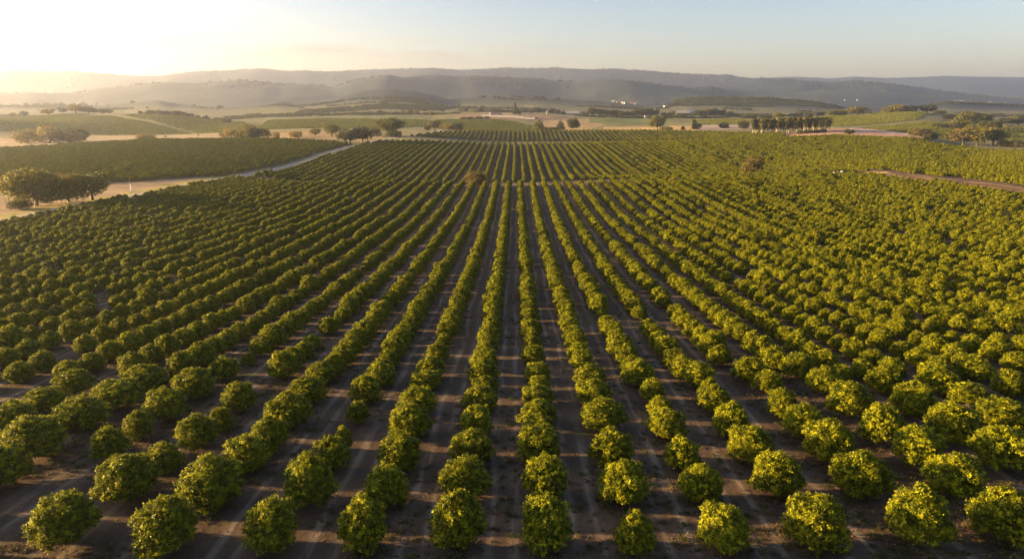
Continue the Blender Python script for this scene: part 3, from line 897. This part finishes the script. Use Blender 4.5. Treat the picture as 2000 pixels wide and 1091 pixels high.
# ------------------------------------------------------------------ trees one can tell apart
def crown_kind(kind, seed, mat):
    gg = np.random.default_rng(seed)
    lob = []; U = gg.uniform
    if kind == 'broad':
        lob.append(((0, 0, .58), (.34, .34, .32)))
        for i in range(13):
            a = i * 2.4; r = U(.18, .36); s = U(.13, .21)
            lob.append(((r * math.cos(a), r * math.sin(a), U(.36, .82)), (s, s, s * .9)))
        V, F, T = lobes_crown(seed, lob, 620, 9, .05, .034, .2, .35, .16)
    elif kind == 'gum':
        for i in range(30):
            a = i * 2.4 + U(-.3, .3); r = U(.08, .40); s = U(.15, .22)
            lob.append(((r * math.cos(a), r * math.sin(a), U(.34 - r * .55, .95 - r * r * 2.0)), (s, s, s * .95)))
        lob.append(((0, 0, .70), (.26, .26, .22)))
        V, F, T = lobes_crown(seed, lob, 2600, 11, .036, .021, .28, .4, .04)
    elif kind == 'tall':
        for i in range(13):
            z = .25 + .7 * i / 12; r = .17 * math.sin(math.pi * min(1, (1.02 - z) * 1.25)) * U(.3, 1.2); a = i * 2.4; s = U(.13, .20)
            lob.append(((r * math.cos(a), r * math.sin(a), z * .9), (s, s, s)))
        V, F, T = lobes_crown(seed, lob, 520, 9, .05, .034, .2, .35, .10)
    elif kind == 'bush':
        lob.append(((0, 0, .42), (.40, .40, .42)))
        for i in range(12):
            a = i * 2.4; r = U(.2, .38); s = U(.14, .22)
            lob.append(((r * math.cos(a), r * math.sin(a), U(.2, .72)), (s, s, s * 1.1)))
        V, F, T = lobes_crown(seed, lob, 620, 9, .05, .034, .2, .35, .01)
    elif kind == 'cone':
        for i in range(16):
            z = .08 + .86 * (i / 15); r = .34 * (1 - z) * U(.6, 1.1); a = i * 2.4; s = .10 + .15 * (1 - z)
            lob.append(((r * math.cos(a), r * math.sin(a), z * .93), (s, s, s)))
        V, F, T = lobes_crown(seed, lob, 520, 9, .05, .032, .2, .35, .03)
    elif kind == 'poplar':
        for i in range(12):
            z = .42 + .53 * i / 11; s = U(.24, .42) * (.8 if z < .62 else 1.0)
            lob.append(((U(-.18, .18), U(-.18, .18), z), (s, s, .05)))
        V, F, T = lobes_crown(seed, lob, 300, 8, .10, .06, .3, .35, .2)
        V[:, 2] = np.where(V[:, 2] > 1.02, 1.02, V[:, 2])
    return V, F, T

def trunk_kind(kind, seed, mat):
    gg = random.Random(seed); mb = MB(); U = gg.uniform
    if kind == 'poplar':
        mb.tube([(0, 0, -.03), (.02, 0, .35), (-.02, .02, .7), (0, 0, .97)], [.10, .085, .06, .02], 6)
    elif kind == 'gum':
        mb.tube([(0, 0, -.04), (.015, .01, .16), (.0, .02, .34), (-.02, 0, .62)], [.038, .030, .022, .010], 8)
        for k in range(6):
            a = k * 1.05 + U(-.3, .3); r = U(.22, .36); zt = .86 - r * .8
            mb.tube([(.012, .01, .12 + .03 * k), (r * .45 * math.cos(a), r * .45 * math.sin(a), .34 + .02 * k), (r * math.cos(a), r * math.sin(a), zt)], [.022, .014, .006], 6)
    else:
        mb.tube([(0, 0, -.04), (.01, 0, .2), (0, .01, .5), (0, 0, .75)], [.042, .032, .022, .008], 7)
        for k in range(5):
            a = k * 1.26 + U(-.3, .3); r = U(.2, .3)
            mb.tube([(0, 0, .18 + .04 * k), (r * .5 * math.cos(a), r * .5 * math.sin(a), .40), (r * math.cos(a), r * math.sin(a), .62)], [.018, .012, .005], 5)
    return mb.mesh("tree_trunk", mat, True)

_cache = {}
MATS = {'g': M_GREEN, 'd': M_DARK, 'm': M_GUM, 'r': M_RUST, 'y': M_YELL}
def tree(px, Y, wpx, hpx, kind, m, label, group=None, name=None, sink=.15, variant=None):
    x = float(tpx(px) * Y); dep = Y * math.cos(PITCH) + 5
    z = land1(x, Y)
    if z > 26.7 or Y > 1000: sink = .5
    w_ = wpx * dep / FPX; h_ = hpx * dep / FPX
    wn = {'broad': .86, 'gum': 1.0, 'tall': .55, 'bush': 1.0, 'cone': .75, 'poplar': .85}[kind]
    v = random.randrange(3) if variant is None else variant
    key = (kind, m, v)
    if key not in _cache:
        V, F, T = crown_kind(kind, 500 + 31 * v + len(kind), MATS[m])
        _cache[key] = (mesh_np(kind + "_crown", V, F, [MATS[m]], tint=T), trunk_kind(kind, v, M_PALE if kind in ('gum', 'poplar') else M_BARK))
    cr, tk = _cache[key]
    nm = name or {'broad': 'broadleaf_tree', 'gum': 'gum_tree', 'tall': 'tall_tree', 'bush': 'shrub', 'cone': 'conical_tree', 'poplar': 'slender_tree'}[kind]
    root = bpy.data.objects.new(nm, None)
    COL.objects.link(root)
    root.location = (x, Y, z - sink)
    root.rotation_euler = (0, 0, random.uniform(0, 6.28))
    root.scale = (w_ / wn, w_ / wn, h_)
    tag(root, label, "shrub" if kind == 'bush' and hpx < 14 else "tree", group)
    link("crown", cr, root)
    link("trunk", tk, root)
    return root

def line_of(entries, kind, mats, fmt, group, noun="tree"):
    entries = sorted(entries)
    for i, e in enumerate(entries):
        px, Y, w_, h_ = e[:4]
        m = e[4] if len(e) > 4 else mats[i % len(mats)]
        kd = e[5] if len(e) > 5 else kind
        tree(px, Y, w_, h_, kd, m, fmt.format(ORD[i]), group)

# single trees, each told apart by look and place
SINGLE = [
 (36, 272, 104, 80, 'gum', 'm', "tall brown gum tree with pale trunk beside the gravel road"),
 (104, 284, 74, 60, 'gum', 'y', "golden sunlit gum tree between the tall brown gum and the dark green tree"),
 (152, 290, 62, 55, 'broad', 'g', "dark green rounded gum tree closest to the bare paddock"),
 (4, 262, 44, 20, 'bush', 'd', "low dark shrub under the tall brown gum tree"),
 (40, 780, 54, 30, 'bush', 'y', "hazy yellow roadside tree, outermost of four below the left hill"),
 (84, 775, 46, 36, 'bush', 'y', "tall rounded yellow-green tree in the hazy clump below the left hill"),
 (124, 785, 62, 26, 'bush', 'r', "wide brown dome-shaped tree in the hazy clump below the left hill"),
 (142, 820, 40, 26, 'bush', 'd', "dark tree behind the wide brown dome in the hazy clump"),
 (273, 705, 38, 19, 'bush', 'y', "rounded pale green tree alone before the pale fallow strip"),
 (315, 900, 5, 3, 'bush', 'd', "tiny dark shrub on the pale fallow strip, nearer the rounded tree"),
 (380, 905, 5, 3, 'bush', 'd', "tiny dark shrub on the pale fallow strip, farther from the rounded tree"),
 (459, 726, 17, 17, 'bush', 'd', "small dark ball-shaped tree beside the large twin-domed tree"),
 (484, 728, 44, 34, 'bush', 'm', "large domed brown-green tree at the end of the fallow strip"),
 (490, 724, 34, 24, 'bush', 'd', "lower dark dome in front of the large brown-green tree"),
 (508, 745, 26, 24, 'broad', 'm', "loose hazy tree leaning behind the large domed tree"),
 (446, 800, 26, 20, 'broad', 'y', "pale hazy tree beyond the small ball-shaped tree"),
 (432, 830, 22, 12, 'bush', 'y', "low pale shrub at the foot of the left hill"),
 (533, 780, 18, 16, 'bush', 'y', "grey-green shrub before the tan grass field"),
 (572, 800, 30, 15, 'bush', 'y', "wide pale shrub before the tan grass field"),
 (612, 820, 20, 16, 'broad', 'y', "slim yellow tree in the tan grass field"),
 (645, 815, 30, 24, 'broad', 'm', "loose brown tree in the tan grass field behind the dark roadside tree"),
 (680, 662, 46, 31, 'broad', 'd', "dark spreading tree beside the gravel road bend"),
 (704, 672, 34, 34, 'broad', 'd', "taller dark tree right against the spreading one by the road bend"),
 (732, 815, 24, 18, 'bush', 'd', "round dark tree between the road bend trees and the tall golden tree"),
 (760, 800, 46, 38, 'broad', 'g', "tall golden-topped tree beyond the gravel road bend"),
 (768, 785, 34, 16, 'bush', 'd', "dark undergrowth shrub beneath the tall golden-topped tree"),
 (834, 965, 14, 12, 'bush', 'd', "small dark shrub on the left of the orange tree behind the orchard's end"),
 (847, 975, 22, 20, 'broad', 'r', "orange-leaved tree behind the orchard's far left end"),
 (876, 965, 22, 15, 'broad', 'y', "pale tree next to the round dark one at the orchard's far end"),
 (892, 960, 26, 17, 'bush', 'd', "round dark green tree at the orchard's far left corner"),
 (928, 356, 46, 36, 'bush', 'r', "rusty brown dome-shaped bush alone on the cross track"),
 (1478, 428, 36, 43, 'broad', 'r', "rusty orange lone tree standing among the green rows"),
 (1009, 1500, 19, 14, 'bush', 'd', "dark dome-shaped tree beside the red bare field"),
 (1006, 1530, 5, 22, 'tall', 'd', "thin tall tree poking up behind the dark dome-shaped tree"),
 (1053, 1020, 28, 24, 'cone', 'g', "cone-shaped tree with spreading base behind the orchard's far end"),
 (1076, 1010, 34, 11, 'bush', 'd', "low dark thicket at the foot of the cone-shaped tree"),
 (1095, 1060, 18, 20, 'cone', 'd', "small pointed dark tree between the cone-shaped and the round tree"),
 (1119, 1030, 24, 26, 'broad', 'd', "round dark tree nearest the tan field behind the orchard"),
 (1285, 1045, 32, 31, 'broad', 'g', "large round tree alone at the edge of the golden stubble field"),
 (1303, 1040, 28, 9, 'bush', 'm', "low brown shrub spreading from the large round stubble-field tree"),
 (1335, 1035, 8, 9, 'bush', 'd', "tiny dark shrub right of the golden stubble field"),
 (1356, 1060, 9, 19, 'tall', 'd', "narrow dark tree beside the ploughed grey field"),
 (1361, 1035, 20, 13, 'bush', 'd', "dark shrub at the foot of the narrow tree by the ploughed field"),
 (1415, 1035, 20, 15, 'bush', 'd', "rounded dark shrub in the middle of the ploughed grey field"),
 (1452, 1000, 24, 18, 'bush', 'd', "dark round tree touching the slender tree stand"),
 (1661, 800, 20, 13, 'broad', 'd', "small dark tree alone on the red bare field"),
 (1672, 1375, 36, 18, 'broad', 'm', "rounded brown tree alone on the skyline of the right green hill"),
 (1717, 1500, 14, 9, 'broad', 'd', "small far tree peeping over the right green hill"),
 (1730, 1335, 24, 18, 'bush', 'm', "first brown dome of the thick clump on the right green hill"),
 (1749, 1330, 34, 20, 'bush', 'm', "tallest dome of the thick clump on the right green hill"),
 (1773, 1325, 30, 16, 'bush', 'd', "sloping dark end of the thick clump on the right green hill"),
 (1806, 1320, 30, 18, 'broad', 'd', "dark ragged tree apart from the thick hilltop clump"),
 (1832, 1300, 24, 9, 'bush', 'd', "low dark hedge shrub trailing off the ragged hilltop tree"),
 (1786, 785, 20, 20, 'broad', 'g', "green-topped tree at the corner of the red bare field"),
 (1803, 775, 34, 20, 'broad', 'r', "bronze round tree in the clump by the red field corner"),
 (1822, 780, 26, 17, 'bush', 'd', "dark shrub closing the clump by the red field corner"),
 (1852, 1150, 24, 13, 'broad', 'd', "small dark tree left of the tall gum on the terrace"),
 (1838, 1000, 38, 9, 'bush', 'd', "long low dark thicket on the terraced green slope"),
 (1868, 985, 34, 14, 'bush', 'd', "dense green thicket below the tall terrace gum"),
 (1885, 1000, 40, 36, 'broad', 'g', "tall golden-green gum on the terraced slope"),
 (1913, 1030, 36, 28, 'broad', 'd', "dark flat-topped gum behind the tall terrace gum"),
 (1930, 900, 44, 32, 'gum', 'g', "layered grey-green gum above the bronze trees"),
 (1886, 755, 46, 32, 'broad', 'r', "bronze sunlit tree at the left of the big lower clump"),
 (1914, 750, 46, 38, 'broad', 'm', "largest bronze tree in the big lower clump"),
 (1944, 760, 44, 36, 'broad', 'm', "shaded brown tree at the back of the big lower clump"),
 (1966, 745, 24, 15, 'bush', 'm', "low brown shrub right of the big lower clump"),
 (1990, 735, 28, 18, 'bush', 'r', "orange shrub at the frame edge beside the dark green field"),
 (1960, 1100, 28, 16, 'broad', 'd', "dark tree above the dark green field, nearer the gums"),
 (1986, 1110, 34, 20, 'broad', 'g', "sunlit tree above the dark green field, by the frame edge"),
]
for e in SINGLE:
    tree(*e)

line_of([(20, 1255, 17, 9), (42, 1262, 13, 12), (90, 1285, 23, 14), (119, 1300, 15, 12), (144, 1305, 27, 17), (169, 1305, 29, 15), (198, 1300, 15, 12), (210, 1300, 13, 9)], 'broad', 'md',
        "dark tree, {} from left along the crest of the hazy left hill", "trees on the crest of the left hill")
line_of([(271, 1285, 10, 7), (282, 1280, 9, 6), (292, 1280, 17, 10), (308, 1280, 15, 11), (322, 1280, 17, 10), (338, 1280, 15, 11), (346, 1280, 17, 12), (356, 1278, 15, 10), (369, 1275, 15, 9), (383, 1275, 11, 8), (398, 1272, 15, 7), (422, 1270, 17, 6), (440, 1200, 19, 13)], 'bush', 'dm',
        "small tree, {} from left in the line down the left hill's shoulder", "tree line down the left hill's shoulder")
line_of([(741, 1550, 11, 9), (786, 1520, 10, 10), (800, 1500, 12, 11), (813, 1560, 11, 10), (829, 1700, 11, 9), (842, 1480, 13, 11), (864, 1700, 9, 7), (899, 1690, 10, 9), (910, 1700, 9, 8), (925, 1650, 9, 8), (938, 1640, 10, 10), (655, 1560, 9, 6), (690, 1600, 10, 6), (400, 1500, 5, 9), (560, 1600, 10, 6), (600, 1620, 12, 6)], 'broad', 'md',
        "hazy round tree, {} from left scattered across the valley floor", "scattered valley floor trees")
line_of([(1024, 1600, 10, 9), (1037, 1600, 9, 10), (1049, 1600, 15, 14), (1061, 1600, 11, 12), (1076, 1590, 13, 12), (1089, 1600, 10, 10), (1100, 1620, 10, 9)], 'broad', 'dm',
        "valley tree, {} from left in the short line behind the red field", "tree line behind the red field")
line_of([(1141, 1540, 15, 10), (1156, 1550, 17, 19), (1172, 1550, 15, 16), (1186, 1550, 17, 15), (1200, 1545, 15, 15), (1212, 1540, 13, 13), (1225, 1540, 15, 13), (1243, 1540, 24, 19), (1260, 1540, 22, 19), (1277, 1540, 20, 17), (1297, 1530, 13, 11), (1311, 1530, 15, 15), (1328, 1510, 26, 10)], 'broad', 'gdm',
        "bushy tree, {} from left in the long belt behind the stubble field", "tree belt behind the stubble field")
line_of([(1362, 1550, 17, 15), (1378, 1550, 17, 17), (1393, 1550, 17, 18), (1408, 1550, 15, 16), (1425, 1550, 17, 14), (1440, 1540, 14, 10), (1457, 1420, 13, 11), (1471, 1420, 11, 9), (1490, 1410, 17, 10), (1505, 1410, 13, 8), (1519, 1400, 19, 13), (1545, 1400, 13, 9), (1560, 1400, 17, 11), (1580, 1400, 19, 11), (1600, 1400, 14, 10)], 'broad', 'dmd',
        "brownish tree, {} from left in the belt above the slender stand", "tree belt above the slender stand")
line_of([(1622, 1345, 20, 14), (1635, 1345, 18, 15), (1645, 1350, 16, 14)], 'bush', 'm',
        "brown hedge tree, {} from left on the right hill's left shoulder", "hedge on the right hill's shoulder")
line_of([(905, 1310, 12, 5), (918, 1300, 16, 7), (935, 1300, 18, 8), (950, 1310, 12, 6)], 'bush', 'd',
        "low brown shrub, {} from left at the edge of the red field", "shrubs at the edge of the red field")
# slender stand on the right
pr = random.Random(5)
st = []
for i in range(26):
    st.append((1472 + i * 5.9 + pr.uniform(-1, 1), 885 + pr.uniform(-4, 4) + max(0, i - 16) * 1.5, pr.uniform(6, 8.6), pr.uniform(24, 30) - max(0, i - 20) * .6))
line_of(st, 'poplar', 'ggy', "slender bare-stemmed tree, {} from left in the front of the stand", "slender trees in the front of the stand")
st = []
for i in range(24):
    st.append((1476 + i * 6.3 + pr.uniform(-1, 1), 915 + pr.uniform(-5, 5), pr.uniform(6, 8.6), pr.uniform(24, 29.5) - max(0, i - 19) * .6))
line_of(st, 'poplar', 'gmg', "slender bare-stemmed tree, {} from left at the back of the stand", "slender trees at the back of the stand")
line_of([(1565, 868, 16, 8), (1580, 868, 16, 9), (1596, 870, 16, 9), (1610, 872, 14, 8)], 'bush', 'd',
        "dark shrub, {} from left along the foot of the slender stand", "shrubs at the foot of the slender stand")

# ------------------------------------------------------------------ buildings and small structures
def house(px, Y, L_, D_, hw, rot, roofmat, label, group, name="house", wallmat=None):
    x = float(tpx(px) * Y); z = land1(x, Y) - .3
    root = bpy.data.objects.new(name, None); COL.objects.link(root)
    root.location = (x, Y, z); root.rotation_euler = (0, 0, rot)
    tag(root, label, "house" if name == "house" else "shed", group)
    rh = D_ * .32
    mb = MB().box(-L_ / 2, -D_ / 2, 0, L_ / 2, D_ / 2, hw)
    mb.poly([(-L_ / 2, -D_ / 2, hw), (-L_ / 2, D_ / 2, hw), (-L_ / 2, 0, hw + rh), (L_ / 2, -D_ / 2, hw), (L_ / 2, D_ / 2, hw), (L_ / 2, 0, hw + rh)], [(0, 2, 1), (3, 4, 5)])
    link("wall", mb.mesh("house_wall", wallmat or M_WALL), root)
    e_ = .4
    rb = MB(); th = .22
    for s in (-1, 1):
        a = (-L_ / 2 - e_, s * (D_ / 2 + e_), hw - .25 + .05); b = (L_ / 2 + e_, s * (D_ / 2 + e_), hw - .25 + .05)
        c = (L_ / 2 + e_, 0, hw + rh + .12); d = (-L_ / 2 - e_, 0, hw + rh + .12)
        up = [(p[0], p[1], p[2] + th) for p in (a, b, c, d)]
        rb.poly([a, b, c, d] + up, [(0, 1, 2, 3), (4, 5, 6, 7), (0, 1, 5, 4), (1, 2, 6, 5), (2, 3, 7, 6), (3, 0, 4, 7)])
    link("roof", rb.mesh("house_roof", roofmat), root)
    nwin = max(2, int(L_ / 5))
    for i in range(nwin):
        cxw = -L_ / 2 + (i + .5) * L_ / nwin
        link("window", MB().box(cxw - .55, -D_ / 2 - .05, hw * .35, cxw + .55, -D_ / 2 + .02, hw * .78).mesh("window", M_GLASS), root)
    return root

house(968, 1440, 24, 11, 4.5, .15, M_TILE, "farmhouse with red-brown roof at the edge of the red field", None)
house(1082, 1625, 36, 14, 5, .05, M_PALEROOF, "long white shed, nearer the short line of valley trees", "white farm sheds", "farm_shed")
house(1112, 1640, 44, 14, 4, -.08, M_PALEROOF, "longer low white shed stretching towards the long tree belt", "white farm sheds", "farm_shed")
house(1262, 1500, 9, 7, 3.6, .2, M_PALEROOF, "small white hut in front of the long dark tree belt", None, "farm_shed")
for i, (px, Y, L_, ro) in enumerate([(1318, 1760, 24, .2), (1332, 1750, 34, -.1), (1347, 1770, 26, .1)]):
    house(px, Y, L_, 14, 6, ro, M_PALEROOF, f"white roofed building, {ORD[i]} from left between the two tree belts", "white buildings between the tree belts", "farm_shed")
house(1299, 2080, 12, 9, 4.0, .3, M_WALL, "cream house alone below the wooded foothill", None)
for i, (px, Y) in enumerate([(1196, 2420), (1206, 2400), (1216, 2430), (1221, 2390), (1231, 2420), (1240, 2400)]):
    house(px, Y, 13 - i % 3 * 2, 9, 4.5, .2 * (i % 4 - 1), M_TILE if i % 3 == 1 else M_WALL, f"pale house, {ORD[i]} from left in the hazy central village", "houses of the hazy village")
for i, (px, Y) in enumerate([(1531, 2560), (1560, 2550), (1590, 2500), (1612, 2450), (1630, 2420)]):
    house(px, Y, 15, 10, 6, .2 * (i % 3), M_WALL, f"white house, {ORD[i]} from left behind the wooded foothill", "houses behind the wooded foothill")
for i, (px, Y) in enumerate([(1646, 3050), (1670, 3080), (1888, 3200)]):
    house(px, Y + 250, 9, 8, 3, .1 * i, M_WALL, f"white far house, {ORD[i]} from left on the blue hillside", "houses on the blue hillside")
for i, (px, Y) in enumerate([(1858, 2500), (1866, 2480), (1874, 2510), (1884, 2500), (1896, 2500), (1926, 2500), (1943, 2480), (1950, 2500), (1958, 2490), (1975, 2500)]):
    house(px, Y, 14 - i % 4 * 2, 9, 4.5 + i % 3, .15 * (i % 5 - 2), M_TILE if i % 4 == 3 else M_WALL, f"pale house, {ORD[i]} from left in the sunlit town strip", "houses of the sunlit town strip")

# polytunnels beside the red field
for i in range(9):
    px = 952 + i * 10.5; Y = 1395 - i * 9
    x = float(tpx(px) * Y); z = land1(x, Y)
    mb = MB(); n_ = 10; Lh = 13; r_ = 4.2
    vs = []
    for s in (-1, 1):
        for k in range(n_ + 1):
            a = math.pi * k / n_
            vs.append((r_ * math.cos(a), s * Lh, r_ * .75 * math.sin(a)))
    fs = [(k, k + 1, n_ + 2 + k, n_ + 1 + k) for k in range(n_)] + [tuple(range(n_ + 1)), tuple(range(n_ + 1, 2 * n_ + 2))]
    mb.poly(vs, fs)
    o = link("polytunnel", mb.mesh("polytunnel", M_FILM))
    o.location = (x, Y, z - .1); o.rotation_euler = (0, 0, .9)
    tag(o, f"grey-white plastic growing tunnel, {ORD[i]} from left beside the red field", "polytunnel", "plastic growing tunnels")

# marker post by the gravel road
x = float(tpx(233) * 325); z = land1(x, 325)
root = bpy.data.objects.new("marker_post", None); COL.objects.link(root); root.location = (x, 325, z - .1)
tag(root, "thin marker post, white below and brown above, beside the gravel road", "post")
link("lower_post", MB().tube([(0, 0, -.1), (-.03, 0, 3.3)], [.26, .20], 10).mesh("post_lower", M_WHITE), root)
link("base", MB().box(-.42, -.42, -.1, .42, .42, .45).mesh("post_base", M_WHITE), root)
link("upper_post", MB().tube([(-.03, 0, 3.3), (-.10, 0, 6.0)], [.13, .11], 8).mesh("post_upper", M_WOOD), root)
link("head", MB().box(-.32, -.22, 6.0, .14, .22, 6.8).mesh("post_head", M_WOOD), root)

# heap of pale rubble at the end of the red track
x = float(tpx(1648) * 409); z = land1(x, 409)
rr = random.Random(9); mb = MB()
for k in range(46):
    a = rr.uniform(-2.6, 2.4); b = rr.uniform(-1.1, 1.1); s = rr.uniform(.25, .6)
    if k < 6: a, b, s = 2.1 + rr.uniform(-.4, .4), rr.uniform(-.4, .4), .7
    c = (a, b, .25 + (.6 if k < 6 else 0) + max(0, .5 - abs(a) * .15) * rr.random())
    vs = []
    for i in range(3):
        for j in range(7):
            th = math.pi * (i + .6) / 3.2; ph = 2 * math.pi * j / 7
            q = s * rr.uniform(.75, 1.1)
            vs.append((c[0] + q * math.sin(th) * math.cos(ph), c[1] + q * math.sin(th) * math.sin(ph), c[2] + q * .8 * math.cos(th)))
    fs = [(i * 7 + j, i * 7 + (j + 1) % 7, (i + 1) * 7 + (j + 1) % 7, (i + 1) * 7 + j) for i in range(2) for j in range(7)] + [tuple(range(6, -1, -1)), tuple(range(14, 21))]
    mb.poly(vs, fs)
o = link("rubble_heap", mb.mesh("rubble", M_STONE)); o.location = (x, 409, z + 1.0)
tag(o, "pale rubble heap at the end of the red dirt track among the rows", "rubble")

# ------------------------------------------------------------------ the air
hm_, hn, hout = new_mat("haze_air")
pv = hn.nodes.new('ShaderNodeVolumePrincipled')
pv.inputs['Color'].default_value = HAZE_COLOR
pv.inputs['Density'].default_value = HAZE_DENSITY
pv.inputs['Anisotropy'].default_value = HAZE_ANISO
hn.links.new(pv.outputs[0], hout.inputs['Volume'])
ztop = float(GZ.max()) + 25
zbot = float(GZ.min()) - 1.5
tag(link("haze", MB().box(-9800, -9800, zbot, 9800, 9800, ztop).mesh("haze", hm_)), "thin warm evening haze lying over the valley", "haze", kind='stuff')
print("haze box", zbot, ztop)
